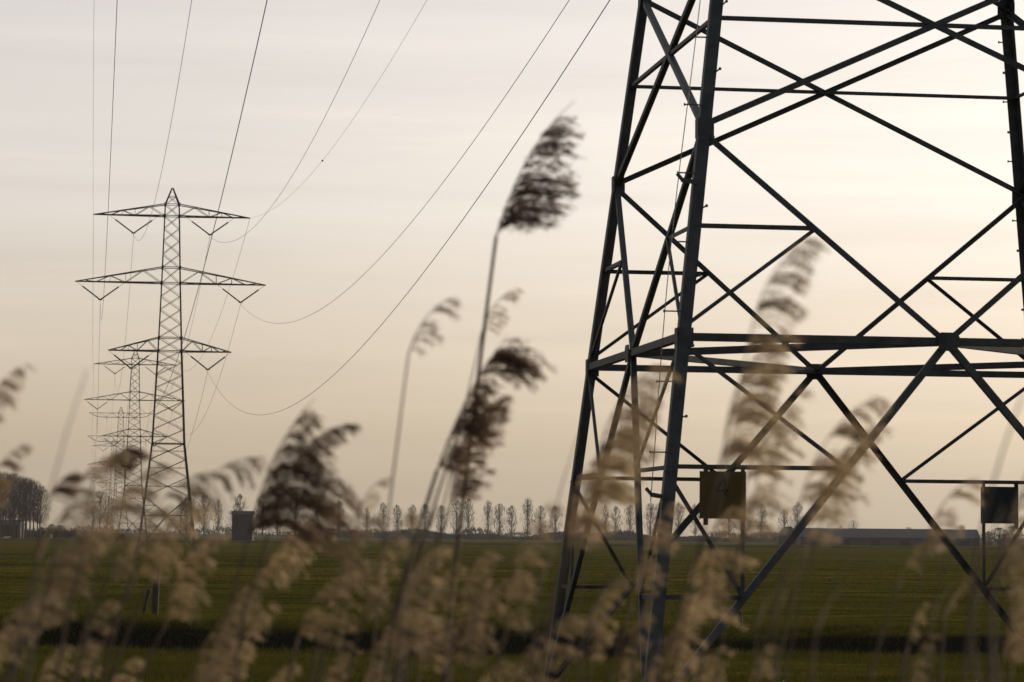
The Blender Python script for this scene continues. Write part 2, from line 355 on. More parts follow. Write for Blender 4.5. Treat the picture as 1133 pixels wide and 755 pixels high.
def near_pylon(loc, yaw):
    root = empty('pylon', loc, yaw)
    for c_ in 'ABCD':
        g_ = MB(); sx, sy = SG[c_]
        for (z0, _), (z1, _) in zip(LEGP[:-1], LEGP[1:]):
            P = corner(c_, z0 - (.3 if z0 == 0 else 0)); Q = corner(c_, z1); g_.angle(P, Q, .138 if z0 < 13 else .12, .018, (-sx, 0, 0), (0, -sy, 0), off=None)
        lg = g_.build('leg', M['steel'], root)
        for zz in (ZR, ZN, ZT, 13.4):       # bolted splice plates where the bracing meets the leg
            p = corner(c_, zz); s_ = MB(); w_ = .17
            s_.box((min(p.x, p.x-sx*w_), p.y+sy*.004 - (0 if sy < 0 else .0)-.008*(sy < 0), p.z-.11), (max(p.x, p.x-sx*w_), p.y+sy*.004+.008*(sy > 0), p.z+.11)); s_.box((p.x+sx*.004-.008*(sx < 0), min(p.y, p.y-sy*w_), p.z-.11), (p.x+sx*.004+.008*(sx > 0), max(p.y, p.y-sy*w_), p.z+.11))
            s_.build('gusset_plate', M['steel'], root)
        f_ = MB(); p = corner(c_, 0); f_.tube([(p.x, p.y, -.4), (p.x, p.y, .03), (p.x, p.y, .07)], [.36, .36, .32], 12); f_.build('footing', M['concrete'], root)
    for i, face in enumerate(FACES):
        nrm = (fp(face, 0, 0)); nrm = Vector((nrm.x, nrm.y, 0)).normalized()
        lane = {'ring_beam': .0, 'diagonal_brace': .02, 'horizontal_brace': .034, 'strut': .012}
        for j, (k, P, Q, w) in enumerate(lower_members(face)):
            g_ = MB(); d = (Q-P).normalized(); up_ = nrm.cross(d)
            g_.angle(P.lerp(Q, .004), Q.lerp(P, .004), w, .009, up_, -nrm, off=lane[k] + .0015*(j % 7)); g_.build(k, M['steel'], root)
        p = fp(face, 0, ZR); t_ = Vector((-nrm.y, nrm.x, 0)); s_ = MB()
        o = nrm*.012
        s_.prism(p+o, p+o+nrm*.012, [(-.13, .06), (-.10, -.10), (.10, -.10), (.13, .06), (.09, .11), (-.09, .11)], t_, Vector((0, 0, 1))); s_.build('gusset_plate', M['steel'], root)
    mids = [fp(f_, 0, ZR) for f_ in FACES]
    for i in range(4):                    # diamond of plan bracing at the ring
        g_ = MB(); g_.angle(mids[i], mids[(i+1) % 4], .085, .01, (0, 0, 1), Vector((-(mids[i]+mids[(i+1) % 4]).x, -(mids[i]+mids[(i+1) % 4]).y, 0)), off=.03); g_.build('plan_brace', M['steel'], root)
    lat = MB()
    for z0, z1 in zip(NODES_UP, NODES_UP[1:]):
        for face in FACES:
            lat.bar(fp(face, -1, z0), fp(face, 1, z1), .07, .02); lat.bar(fp(face, 1, z0), fp(face, -1, z1), .02, .07)
            if z0 in (25.2, 26.9, 33.9, 35.9, 42.5): lat.bar(fp(face, -1, z0), fp(face, 1, z0), .08)
    for face in FACES: lat.bar(fp(face, -1, 44.0), fp(face, 1, 44.0), .07); lat.bar(fp(face, -1, 45.0), fp(face, 1, 45.0), .05); lat.bar(fp(face, -1, 44.0), fp(face, 1, 45.0), .04); lat.bar(fp(face, 1, 44.0), fp(face, -1, 45.0), .04)
    lat.build('lattice', M['steel'], root)
    for zb, zt, L, cx, span in ARMS:
        for s in (-1, 1):
            g_ = MB()
            for P, Q, w in arm_bars(zb, zt, L, s): g_.bar(P, Q, w, w*.8)
            a_ = g_.build('crossarm', M['steel'], root); insulator_v(a_, s, cx, zb, span, detail=True)
    # climbing bolts on two legs, alternately on the two flanges
    for c_, z0 in (('B', 3.0), ('D', 3.2)):
        sx, sy = SG[c_]
        for q in range(49):
            z = z0 + q*.395; p = corner(c_, z); d = Vector((-1 if c_ == 'D' else sx, 0, 0)) if q % 2 == 0 else Vector((0, sy, 0))
            if c_ == 'D' and q % 2 == 0: p = p + Vector((-.135, 0, 0))
            if q % 2: p = p + Vector((-sx*.135, 0, 0))
            g_ = MB(); e_ = .05 if c_ == 'D' else .19; g_.tube([p - d*.02, p + d*e_], .009, 6); g_.tube([p + d*e_, p + d*(e_+.01)], .019, 6); g_.build('step_bolt', M['bolt'], root)
    pts = []; g_ = MB()
    for z in np.linspace(2.45, 24, 40): p = corner('B', z); pts.append((p.x-.155+.03*math.sin(z*.9), p.y+.02, z))
    g_.tube(pts, .0055, 5); cb = g_.build('climbing_cable', M['bolt'], root)
    for z in (2.5, 6.05, 11.9):
        p = corner('B', z); g_ = MB(); g_.bar((p.x+.05, p.y-.01, z), (p.x-.14, p.y+.01, z+.03), .03, .05); g_.bar((p.x-.12, p.y+.01, z+.02), (p.x-.19, p.y+.01, z+.10), .035); g_.build('cable_bracket', M['steel'], root)
    # boards: the front one faces the camera, the rear one shows its back
    def board(face, u_c, w, front):
        zt = ZH1 - .05; m = fp(face, 0, ZR); s = -1 if u_c < 0 else 1; b0 = fp(face, s, 0)
        nrm = fp(face, 0, 0); nrm = Vector((nrm.x, nrm.y, 0)).normalized(); t_ = (fp(face, 1, ZH1)-fp(face, -1, ZH1)).normalized()
        c0 = fp(face, u_c, ZH1); inner = m.lerp(b0, (ZR-ZH2)/ZR)
        for q in (-1, 1):
            P = c0 + t_*q*w/2 + nrm*.03; long_ = (q == -s)
            zb = ZH2 if long_ else ZH1-w-.12
            if long_: P = Vector((inner.x, inner.y, ZH1)) + nrm*.03
            g_ = MB(); g_.angle(P, Vector((P.x, P.y, zb)), .045, .008, t_*(-q), -nrm, off=None); g_.build('sign_bracket', M['steel'], root)
            if long_: pin = P
        ctr = Vector((pin.x, pin.y, 0)) + t_*(-(-s))*w/2 + nrm*.05
        g_ = MB(); z0 = zt-w
        P = ctr - t_*w/2; Q = ctr + t_*w/2
        g_.prism(Vector((P.x, P.y, 0)), Vector((Q.x, Q.y, 0)), [(0, z0), (.006, z0), (.006, zt), (0, zt)], nrm, Vector((0, 0, 1)))
        bd = g_.build('sign_board', M['sign'] if front else M['signback'], root)
        if front:
            bd['label'] = 'yellow number board reading 4'
            g_ = MB(); c1 = Vector((ctr.x, ctr.y, 0)) + nrm*.0085 + t_*.0; zc = zt-.17
            def st(x0, z0_, x1, z1_, w_=.022):
                a_ = c1 + t_*x0; b1 = c1 + t_*x1; d = (Vector((b1.x, b1.y, z1_+zc))-Vector((a_.x, a_.y, z0_+zc)))
                A_ = Vector((a_.x, a_.y, z0_+zc)); B_ = A_+d; dn = d.normalized(); sd = nrm.cross(dn)
                g_.prism(A_, B_, [(-w_/2, 0), (w_/2, 0), (w_/2, .002), (-w_/2, .002)], sd, nrm)
            st(.025, .105, .025, -.095, .03); st(.018, .10, -.07, -.030, .026); st(-.078, -.040, .062, -.040, .026)
            g_.build('number', M['black'], bd)
        else: bd['label'] = 'dark back of a number board'
    board(FACES[0], -.79, .52, True); board(FACES[2], -.80, .50, False)
    return root

def far_pylon(loc, yaw, kind='v', k=1.0):
    root = empty('pylon', loc, yaw)
    for c_ in 'ABCD':
        g_ = MB()
        for (z0, _), (z1, _) in zip(LEGP[:-1], LEGP[1:]): g_.bar(corner(c_, z0), corner(c_, z1), .17 if z0 < 25 else .13)
        g_.build('leg', M['steel_far'], root)
        f_ = MB(); p = corner(c_, 0); f_.tube([(p.x, p.y, -.4), (p.x, p.y, .5), (p.x, p.y, .6)], [.30, .28, .22], 8); f_.build('footing', M['soil'], root)
    br = MB()
    for face in FACES:
        for kd, P, Q, w in lower_members(face): br.bar(P, Q, w*.9)
    br.build('base_bracing', M['steel_far'], root)
    lat = MB()
    for z0, z1 in zip(NODES_UP, NODES_UP[1:]):
        for fi, face in enumerate(FACES):
            lat.bar(fp(face, -1, z0), fp(face, 1, z1), .07); lat.bar(fp(face, 1, z0), fp(face, -1, z1), .04)
            if z0 in (25.2, 26.9, 33.9, 35.9, 42.5): lat.bar(fp(face, -1, z0), fp(face, 1, z0), .09)
    for face in FACES: lat.bar(fp(face, -1, 44.0), fp(face, 1, 44.0), .07); lat.bar(fp(face, -1, 45.0), fp(face, 1, 45.0), .05); lat.bar(fp(face, -1, 44.0), fp(face, 1, 45.0), .04); lat.bar(fp(face, 1, 44.0), fp(face, -1, 45.0), .04)
    for zb, zt, *_ in ARMS:
        for c_ in 'ABCD':
            for z in (zb, zt): p = corner(c_, z); lat.box((p.x-.12, p.y-.12, z-.17), (p.x+.12, p.y+.12, z+.17))
    lat.build('lattice', M['steel_far'], root)
    for zb, zt, L, cx, span in ARMS:
        for s in (-1, 1):
            g_ = MB(); L2 = L*(1.12 if kind == 'flat' and zb > 40 else .95 if kind == 'flat' else 1)
            for P, Q, w in arm_bars(zb, zt, L2, s, flat=(kind == 'flat')): g_.bar(P, Q, w, w)
            a_ = g_.build('crossarm', M['steel_far'], root)
            if kind == 'v': insulator_v(a_, s, cx, zb, span)
            else:
                for q in (-1, 1):
                    i_ = MB(); i_.tube([(s*cx, q*.3, zb), (s*cx, q*2.2, zb-.5)], .12, 5); i_.build('insulator_string', M['insul'], a_)
                i_ = MB(); i_.tube([(s*cx, -2.2, zb-.5), (s*cx, -1, zb-1.8), (s*cx, 1, zb-1.8), (s*cx, 2.2, zb-.5)], .03, 4); i_.build('jumper_loop', M['wire'], a_)
    return root
YAW = .1402
P = [(4.49, 36.08), (gx(184.5, 373), 373), (gx(146.5, 705), 705), (gx(131.5, 1030), 1030), (gx(124, 1375), 1375), (gx(119.5, 1715), 1715)]
GRP = 'lattice pylons carrying the power line across the fields'
p0 = near_pylon((P[0][0], P[0][1], 0), YAW); tag(p0, 'huge dark lattice pylon in the foreground with a yellow board reading 4', 'pylon', GRP)
p1 = far_pylon((P[1][0], P[1][1], 0), YAW); tag(p1, 'tallest complete pylon in the left background with three crossarms and V shaped insulators', 'pylon', GRP)
p2 = copy_tree(p1); p2.location = (P[2][0], P[2][1], 0); tag(p2, 'second complete pylon, half hidden behind the left side of the tallest one', 'pylon', GRP)
p3 = far_pylon((P[3][0], P[3][1], 0), YAW, 'flat'); tag(p3, 'third pylon in the row with flat topped crossarms, behind the dark reed plume', 'pylon', GRP)
p4 = copy_tree(p2); p4.location = (P[4][0], P[4][1], 0); tag(p4, 'small faint pylon fourth in the receding row', 'pylon', GRP)
p5 = copy_tree(p2); p5.location = (P[5][0], P[5][1], 0); tag(p5, 'smallest faintest pylon at the far end of the row', 'pylon', GRP)

WIRES = [('left tip of the top arm', -9.95, 42.5, .75), ('left end of the middle arm', -8.9, 31.4, 1), ('left side of the top arm', -4.85, 40.0, 1), ('left side of the bottom arm', -4.85, 22.7, 1),
         ('right side of the top arm', 4.85, 40.0, 1), ('right tip of the top arm', 9.95, 42.5, .75), ('right end of the middle arm', 8.9, 31.4, 1), ('right side of the bottom arm', 4.85, 22.7, 1)]
SPN = ['wire between the foreground and tallest background pylons', 'wire between the tallest and second background pylons', 'wire between the second and third background pylons', 'wire between the third and fourth background pylons', 'wire between the two farthest pylons']
def wire_pt(k, x, z, sg, t):
    sag = (11.3 if k == 0 else 10.5)*sg; a = P[k]; c_ = P[k+1]; cx_, sx_ = math.cos(YAW)*x, math.sin(YAW)*x
    return Vector((a[0]+cx_+(c_[0]-a[0])*t, a[1]+sx_+(c_[1]-a[1])*t, z - sag*4*t*(1-t)))
for k in range(5):
    for nm, x, z, sg in WIRES:
        g_ = MB(); r_ = (.011 if sg < 1 else .0155) if k == 0 else .02
        g_.tube([wire_pt(k, x, z, sg, t) for t in np.linspace(0, 1, 61 if k == 0 else 31)], r_, 5)
        w = g_.build('power_line', M['wire'], smooth=True)
        tag(w, f"{SPN[k]}, {nm.replace('of the', 'of')}", 'power line', 'wires of the power line')
        if k == 0 and nm == 'right tip of the top arm':
            best = min(np.linspace(.05, .9, 400), key=lambda t: abs((lambda q: FPX*(math.cos(PITCH)*(q.z-EYE)-math.sin(PITCH)*q.y)/(q.y*math.cos(PITCH)+(q.z-EYE)*math.sin(PITCH)))(wire_pt(k, x, z, sg, t)) - (377.5-180)))
            q = wire_pt(k, x, z, sg, best); g_ = MB(); g_.tube([q+Vector((0, -.13, 0)), q+Vector((0, -.08, 0)), q, q+Vector((0, .08, 0)), q+Vector((0, .13, 0))], [.01, .07, .09, .07, .01], 8); g_.build('wire_marker', M['black'], w)

# ---------------------------------------------------------------- far buildings
def shed(name, px0, px1, y, h, depth, roof_h, label, cat, mw, mr, group=None, hip=0):
    x0, x1 = gx(px0, y), gx(px1, y); w = x1-x0; root = empty(name, ((x0+x1)/2, y+depth/2, 0)); W2, D2 = w/2, depth/2
    g_ = MB(); g_.box((-W2, -D2, -.3), (W2, D2, h)); wl = g_.build('wall', mw, root)
    for i in range(max(1, int(w/9))):
        cx_ = -W2 + w*(i+.5)/max(1, int(w/9)); d_ = MB(); d_.box((cx_-min(1.6, w*.2), -D2-.06, 0), (cx_+min(1.6, w*.2), -D2-.01, min(h*.7, 3.4))); d_.build('door', M['shed'], wl)
    r_ = MB(); e = .4; hx = W2+e-hip
    r_.add([(-W2-e, -D2-e, h), (W2+e, -D2-e, h), (W2+e, D2+e, h), (-W2-e, D2+e, h), (-hx, 0, h+roof_h), (hx, 0, h+roof_h)], [(0, 1, 5, 4), (1, 2, 5), (2, 3, 4, 5), (3, 0, 4), (3, 2, 1, 0)])
    r_.build('roof', mr, root); tag(root, label, cat, group); return root
shed('long_barn', 886, 1084, 1000, 2.7, 16, 3.1, 'long low grey barn seen under the right half of the foreground pylon', 'barn', M['wallg'], M['roofg'])
shed('farmhouse', 862, 884, 1060, 3.0, 9, 3.4, 'small hazy farmhouse at the left end of the long low barn', 'farmhouse', M['wallg'], M['roofg'], hip=2.5)
shed('tall_shed', 256.5, 279, 905, 8.0, 7, 1.1, 'tall dark square shed on the horizon behind the big dark reed plume', 'shed', M['shed'], M['shed'])
shed('farm_shed', -14, 20, 950, 4.1, 12, 1.8, 'dark low farm shed under the bare trees at the left edge', 'shed', M['shed'], M['shed'])
shed('cottage', 341, 357, 1500, 3.6, 8, 4.0, 'small dark cottage at the left end of the poplar row', 'cottage', M['shed'], M['roofg'], hip=1.5)

# ---------------------------------------------------------------- trees
def make_tree(name, h, cw, base_f, ntw, tw, seed, lean=.0, up=1.0, shape='poplar'):
    r = np.random.default_rng(seed); root = empty(name, (0, 0, 0)); g_ = MB()
    pts = [(0, 0, -.2)]; x = y = 0
    for i in range(1, 9): x += r.normal(0, .01*h/8)+lean*h/8; y += r.normal(0, .01*h/8); pts.append((x, y, h*.93*i/8))
    r0 = h*.017; g_.tube(pts, [r0*(1-.85*i/8) for i in range(9)], 6)
    limbs = []
    for i in range(34):
        t = base_f + (.93-base_f)*r.random(); k = t*8; i0 = min(int(k), 7); p = Vector(pts[i0]).lerp(Vector(pts[i0+1]), k-i0) if i0 < 8 else Vector(pts[8])
        a = r.uniform(0, 6.28); rel = (t-base_f)/(1-base_f)
        env = lambda z: cw*.5*max(.05, math.sin(math.pi*min(1, max(0, (z/h-base_f+.08)/(1.10-base_f)))**.85))
        ln = env(p.z + h*.06)*r.uniform(.5, 1.1)+.25; q = p + Vector((math.cos(a)*ln*.55, math.sin(a)*ln*.55, ln*up*.9)); s2 = q + Vector((math.cos(a)*ln*.35, math.sin(a)*ln*.35, ln*up*.9))
        if s2.z > h*.98: s2.z = h*.98
        g_.tube([p, q, s2], [r0*.28, r0*.16, r0*.05], 4); limbs.append((p, q, s2))
    g_.build('trunk', M['barkf'], root)
    V = []; zc = h*(base_f+1.0)/2; hz_ = h*(1.0-base_f)/2
    sub = [Vector((0, 0, 0))] + [Vector((r.normal(0, .22)*cw, r.normal(0, .22)*cw, r.uniform(-.5, .5)*hz_)) for _ in range(7)]
    for i in range(ntw):
        # twigs fill an upright uneven oval round the trunk, denser along a few upright boughs
        zz = r.uniform(-.97, .97); rr_ = cw*.5*math.sqrt(1-zz*zz)*(1-.12*zz)*r.random()**.6; a = r.uniform(0, 6.28)
        wob = 1+.22*math.sin(3*a+seed)+.16*math.sin(5*zz*3+seed*2)
        b0 = Vector((pts[5][0]+math.cos(a)*rr_*wob, pts[5][1]+math.sin(a)*rr_*wob, zc+zz*hz_))
        if shape == 'poplar' or i % 2:
            if math.sin(a*5+seed+zz*1.5)+math.sin(zz*9+a*2) < -.55: continue
        ln = h*.07*r.uniform(.5, 1.3); oa = rr_/(cw*.5+.01); d = Vector((math.cos(a)*oa*.55+r.normal(0, .15), math.sin(a)*oa*.55+r.normal(0, .15), up*r.uniform(.6, 1.1))).normalized()*ln
        sd = Vector((-math.sin(a+1), math.cos(a+1), 0))*tw*r.uniform(.6, 1.3)
        V += [b0-sd, b0+sd, b0+d]
    V = np.array([tuple(v) for v in V]); np_mesh('crown', V, np.arange(len(V)).reshape(-1, 3), M['twig'], root)
    return root
proto = [make_tree('poplar_tree', 21.3, 6.9, .14, 1250, .08, 20+i, up=1.5) for i in range(5)]
protoN = [make_tree('bare_tree', 18, 7.8, .26, 1300, .04, 40+i, up=1.15) for i in range(4)]
protoB = [make_tree('bushy_tree', 7, 7.0, .03, 2200, .10, 60+i, up=.6) for i in range(3)]
usedp = set()
def put(plist, i, px, y, s, label, cat, group, rz=None, sx=1):
    src = plist[i % len(plist)]
    o = src if id(src) not in usedp else copy_tree(src); usedp.add(id(src))
    o.location = (gx(px, y), y, 0); o.scale = (s*sx, s*sx, s); o.rotation_euler = (0, 0, random.uniform(0, 6.28)); tag(o, label, cat, group); return o
GP = 'row of bare poplars along the horizon'
def where_pop(px):
    if px < 250: return 'to the right of the tallest background pylon'
    if px < 335: return 'behind the big dark reed plume'
    if px < 480: return 'between the big dark plume and the crossing reed stems'
    if px < 640: return 'in the open stretch left of the foreground pylon'
    if px < 735: return 'between the two left legs of the foreground pylon'
    if px < 835: return 'below the yellow number board'
    return 'right of the number board beside the hazy farmhouse'
pops = [208, 226, 241, 262, 292, 310, 327] + [352, 375, 391, 407, 425, 441, 457, 473, 490, 504, 521, 537, 553, 569, 585, 601, 617, 634, 650, 667, 683, 700, 717, 734, 752, 769, 787, 804, 824, 845, 865, 880]
for i, px in enumerate(pops):
    if i in (9, 33): continue
    put(proto, i*3+i//5, px + random.uniform(-3.2, 3.2), 1690 + random.uniform(-60, 60), random.uniform(.84, 1.08) * (1.0 if px > 350 else 1.12), 'bare poplar in the hazy row ' + where_pop(px), 'poplar', GP, sx=random.uniform(.85, 1.25))
GB = 'bare trees of the copse at the left edge'
for i, (px, y, s) in enumerate([(-22, 880, 1.12), (-14, 905, 1.1), (-6, 885, 1.1), (0, 910, 1.12), (6, 880, 1.08), (11, 900, 1.06), (16, 890, 1.08), (21, 915, 1.06), (25, 885, 1.0), (29, 905, 1.02), (33, 880, .96), (37, 900, .96), (41, 890, .90), (44, 905, .88), (3, 930, 1.12), (14, 935, 1.12), (28, 935, 1.05)]):
    put(protoN, i, px, y, s, 'tall bare tree in the dense copse at the left edge', 'tree', GB)
for i, (px, y, s, t_) in enumerate([(57, 900, .62, 'dark round bush just right of the left edge copse'), (66, 1000, .62, 'low hazy bush right of the round dark bush'), (46, 960, .5, 'low bush at the right foot of the left edge copse'), (365, 1500, .75, 'dark bush beside the small cottage'), (335, 1480, .7, 'low bush left of the small cottage'), (1106, 1150, 1.0, 'hazy tree right of the long barn below the dark board'), (1122, 1150, 1.1, 'rightmost hazy tree on the horizon'), (1094, 1180, .8, 'smaller hazy tree touching the right end of the long barn')]):
    put(protoB, i, px, y, s, t_, 'bush' if 'bush' in t_ else 'tree', 'bushes and low trees on the horizon')
for i, (px, y, s, t_) in enumerate([(110, 1500, 1.25, 'hazy bare tree left of the row of pylons'), (119, 1520, 1.15, 'hazy bare tree behind the smallest pylon'), (103, 1480, 1.0, 'leftmost faint tree beside the row of pylons'), (210, 1250, .95, 'bare tree just right of the tallest background pylon'), (200, 1270, .8, 'bare tree behind the right leg of the tallest background pylon'), (258, 1000, .55, 'thin bare tree rising above the tall dark shed'), (944, 1080, .50, 'wispy bare tree rising above the middle of the long barn'), (930, 1090, .40, 'small bare tree behind the left part of the long barn'), (1064, 1085, .42, 'small bare tree behind the right part of the long barn'), (1005, 1085, .37, 'tuft of bare twigs above the centre of the long barn')]):
    put(protoN, i+1, px, y, s, t_, 'tree', 'single bare trees on the horizon', sx=1.2)
# far-off wood and hedges that read as one mass
def twig_mass(name, px0, px1, y, h, cnt, w, seed, m_, depth=40):
    r = np.random.default_rng(seed); x0, x1 = gx(px0, y), gx(px1, y); x = r.uniform(x0, x1, cnt); yy = y + r.uniform(0, depth, cnt)
    pr = h*(.62 + .22*np.sin(x/17+seed) + .16*np.sin(x/6.3+2*seed)); z0 = r.uniform(-.1, .75, cnt)*pr; ln = r.uniform(.2, .5, cnt)*pr
    a = r.uniform(0, 6.28, cnt); sd = np.stack([np.cos(a)*w, np.sin(a)*w, 0*a], -1); b0 = np.stack([x, yy, np.maximum(z0, -.1)], -1)
    e = b0 + np.stack([r.normal(0, .5, cnt)*ln, r.normal(0, .5, cnt)*ln, ln], -1); V = np.stack([b0-sd, b0+sd, e], 1).reshape(-1, 3)
    return np_mesh(name, V, np.arange(len(V)).reshape(-1, 3), m_)
tag(twig_mass('distant_wood', -60, 1200, 2300, 9, 9000, .7, 3, M['twig'], 200), 'faint far-off belt of woodland along the whole horizon', 'woodland', kind='stuff')
tag(twig_mass('hedge', 330, 860, 1640, 5.6, 20000, .65, 5, M['hedge'], 12), 'low dark hedge at the feet of the poplar row', 'hedge', kind='stuff')
tag(twig_mass('hedge', 20, 130, 990, 4.2, 3000, .35, 6, M['hedge'], 20), 'low hedge right of the copse at the left edge', 'hedge', kind='stuff')

# ---------------------------------------------------------------- cows
def skin_body(name, verts, edges, radii, m_):
    me = bpy.data.meshes.new('tmp'); me.from_pydata(verts, edges, []); o = bpy.data.objects.new('tmp', me); COL.objects.link(o)
    s = o.modifiers.new('s', 'SKIN'); s.use_smooth_shade = True; o.modifiers.new('u', 'SUBSURF').levels = 1
    for i, r_ in enumerate(radii): me.skin_vertices[0].data[i].radius = (r_, r_)
    me.skin_vertices[0].data[0].use_root = True
    dg = bpy.context.evaluated_depsgraph_get(); m2 = bpy.data.meshes.new_from_object(o.evaluated_get(dg)); bpy.data.objects.remove(o)
    m2.materials.clear(); m2.materials.append(m_); r = bpy.data.objects.new(name, m2); COL.objects.link(r); return r
def cow(loc, rz, lying, label):
    d = -.62 if lying else 0
    v = [(0, 0, 1.0+d), (.65, 0, 1.02+d), (-.65, 0, 1.02+d), (1.0, 0, 1.2+d), (1.25, 0, 1.32+d), (1.6, 0, 1.15+d), (-.85, 0, .95+d), (-.95, 0, .5 if not lying else .2)]
    e = [(0, 1), (0, 2), (1, 3), (3, 4), (4, 5), (2, 6), (6, 7)]; r_ = [.37, .33, .34, .22, .17, .10, .06, .03]
    for x in (.6, -.62):
        for s in (-.2, .2):
            i = len(v); par = 1 if x > 0 else 2
            if lying: v += [(x, s*1.7, .2), (x+.35, s*1.9, .1), (x+.1, s*2.1, .07)]
            else: v += [(x, s, .62), (x+(.0 if x > 0 else -.07), s, .38), (x, s, .05)]
            e += [(par, i), (i, i+1), (i+1, i+2)]; r_ += [.13, .075, .06]
    o = skin_body('cow', v, e, r_, M['cow']); o.location = loc; o.rotation_euler = (0, 0, rz); tag(o, label, 'cow', 'cows in the far meadow'); return o
cow((gx(6, 800), 800, 0), .15, True, 'pale cow lying in the grass at the left edge below the copse')
cow((gx(56.5, 800), 800, 0), -1.4, False, 'pale cow standing end-on below the round dark bush')

# ---------------------------------------------------------------- fence posts
def post(px, ybot, d, h, w, lean, label):
    g_ = MB(); x = gx(px, d); z = float(ground_z(np.array(x), np.array(d)))
    g_.tube([(0, 0, -.25), (lean*h*.5, 0, h*.5), (lean*h*.97, .01, h*.97), (lean*h, .01, h)], [w*.52, w*.5, w*.47, w*.38], 9)
    o = g_.build('fence_post', M['wood']); o.location = (x, d, z); tag(o, label, 'fence post', 'old fence posts along the ditch')
post(172.5, 686, 69.5, 1.14, .165, .04, 'thick upright wooden post at the ditch, left of centre')
post(158.5, 685, 70, .66, .10, .26, 'thin leaning stump just left of the thick upright post')
post(528.8, 688, 68.5, .34, .07, 0, 'tiny stake by the ditch left of the foreground pylon')
post(765, 690, 67, .28, .06, 0, 'tiny stake by the ditch below the number board')
post(821, 689, 68, .36, .07, -.1, 'tiny stake behind the front diagonal of the foreground pylon')

# ---------------------------------------------------------------- reeds
def gen_plume(seed, L=.30, a0=12, bend=45, nb=44, bl=.11, spk=46, drop=1.0, wind=1.0, fat=1.0, dark=False, bunches=None, clump=0, hook=0):
    """one reed plume in the xz plane, base at the origin, blown towards +x. Returns mesh, base-to-tip chord"""
    r = np.random.default_rng(seed); ax = [np.zeros(3)]; dirs = []; n_ = 24
    for i in range(n_):
        a = math.radians(a0 + bend*(i/n_)**1.6); d = np.array([math.sin(a), r.normal(0, .03), math.cos(a)]); dirs.append(d); ax.append(ax[-1] + d*L/n_)
    ax = np.array(ax); tubes = MB(); tubes.tube([tuple(p) for p in ax], [.0024*(1-.7*i/n_) for i in range(n_+1)], 5)
    sp = []
    for b_ in range(nb):
        if bunches:
            bs, bw_, blen = bunches[b_ % len(bunches)]; s = bs + r.normal(0, bw_); lf = blen*r.uniform(.55, 1.1)
        else:
            s = (b_+r.uniform(-.5, .5))/nb; lf = (.45 + .75*math.sin(math.pi*min(1, max(0, s)*.9+.1))**.8)*r.uniform(.45, 1.15)*(1-s)**.2 if s < 1 else .3
        s = min(max(s, 0.01), .985); k = s*n_; i0 = min(int(k), n_-1); p = ax[i0] + (ax[i0+1]-ax[i0])*(k-i0); d0 = dirs[i0]
        az = r.uniform(0, 6.28); out = np.array([math.cos(az)*.45+.5*wind, math.sin(az)*.6, .1]); ln = bl*lf
        d = d0*1.0 + out*.55; d /= np.linalg.norm(d); q = p.copy(); m_ = 8; cl = [q.copy()]
        for j in range(m_):
            d = d + np.array([.30*wind, 0, -.20*drop - .035*j*drop]) * (.4+j*.16) + r.normal(0, .05, 3); d /= np.linalg.norm(d); q = q + d*ln/m_; cl.append(q.copy())
        cl = np.array(cl); tubes.tube([tuple(c_) for c_ in cl[::2]], [.0007]*len(cl[::2]), 3)
        cnt = int(spk*ln/bl*r.uniform(.6, 1.4))
        t = (r.uniform(.06, .999, cnt)**(.9 if not clump else .7))*m_
        i1 = np.minimum(t.astype(int), m_-1); c0 = cl[i1] + (cl[i1+1]-cl[i1])*(t-i1)[:, None]; dd = cl[i1+1]-cl[i1]; dd /= np.linalg.norm(dd, axis=1)[:, None]
        c0 = c0 + r.normal(0, (.0036 if not clump else .0060)*fat, (cnt, 3)); e = dd + r.normal(0, .27 if not clump else .42, (cnt, 3)); e /= np.linalg.norm(e, axis=1)[:, None]; e *= r.uniform(.009, .022, cnt)[:, None]*fat
        sd = np.cross(e, r.normal(0, 1, (cnt, 3))); sd /= np.linalg.norm(sd, axis=1)[:, None]+1e-9; sd *= (r.uniform(.0008, .0016, cnt)*fat)[:, None]
        sp.append(np.stack([c0, c0+e*.45+sd, c0+e, c0+e*.45-sd], 1).reshape(-1, 3))
    sp = np.concatenate(sp); o = len(tubes.v)
    me = bpy.data.meshes.new('plume'); fs = tubes.f + [tuple(q) for q in (np.arange(len(sp)).reshape(-1, 4)+o).tolist()]
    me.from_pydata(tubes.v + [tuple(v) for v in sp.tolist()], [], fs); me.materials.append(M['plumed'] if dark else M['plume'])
    return me, ax[-1]
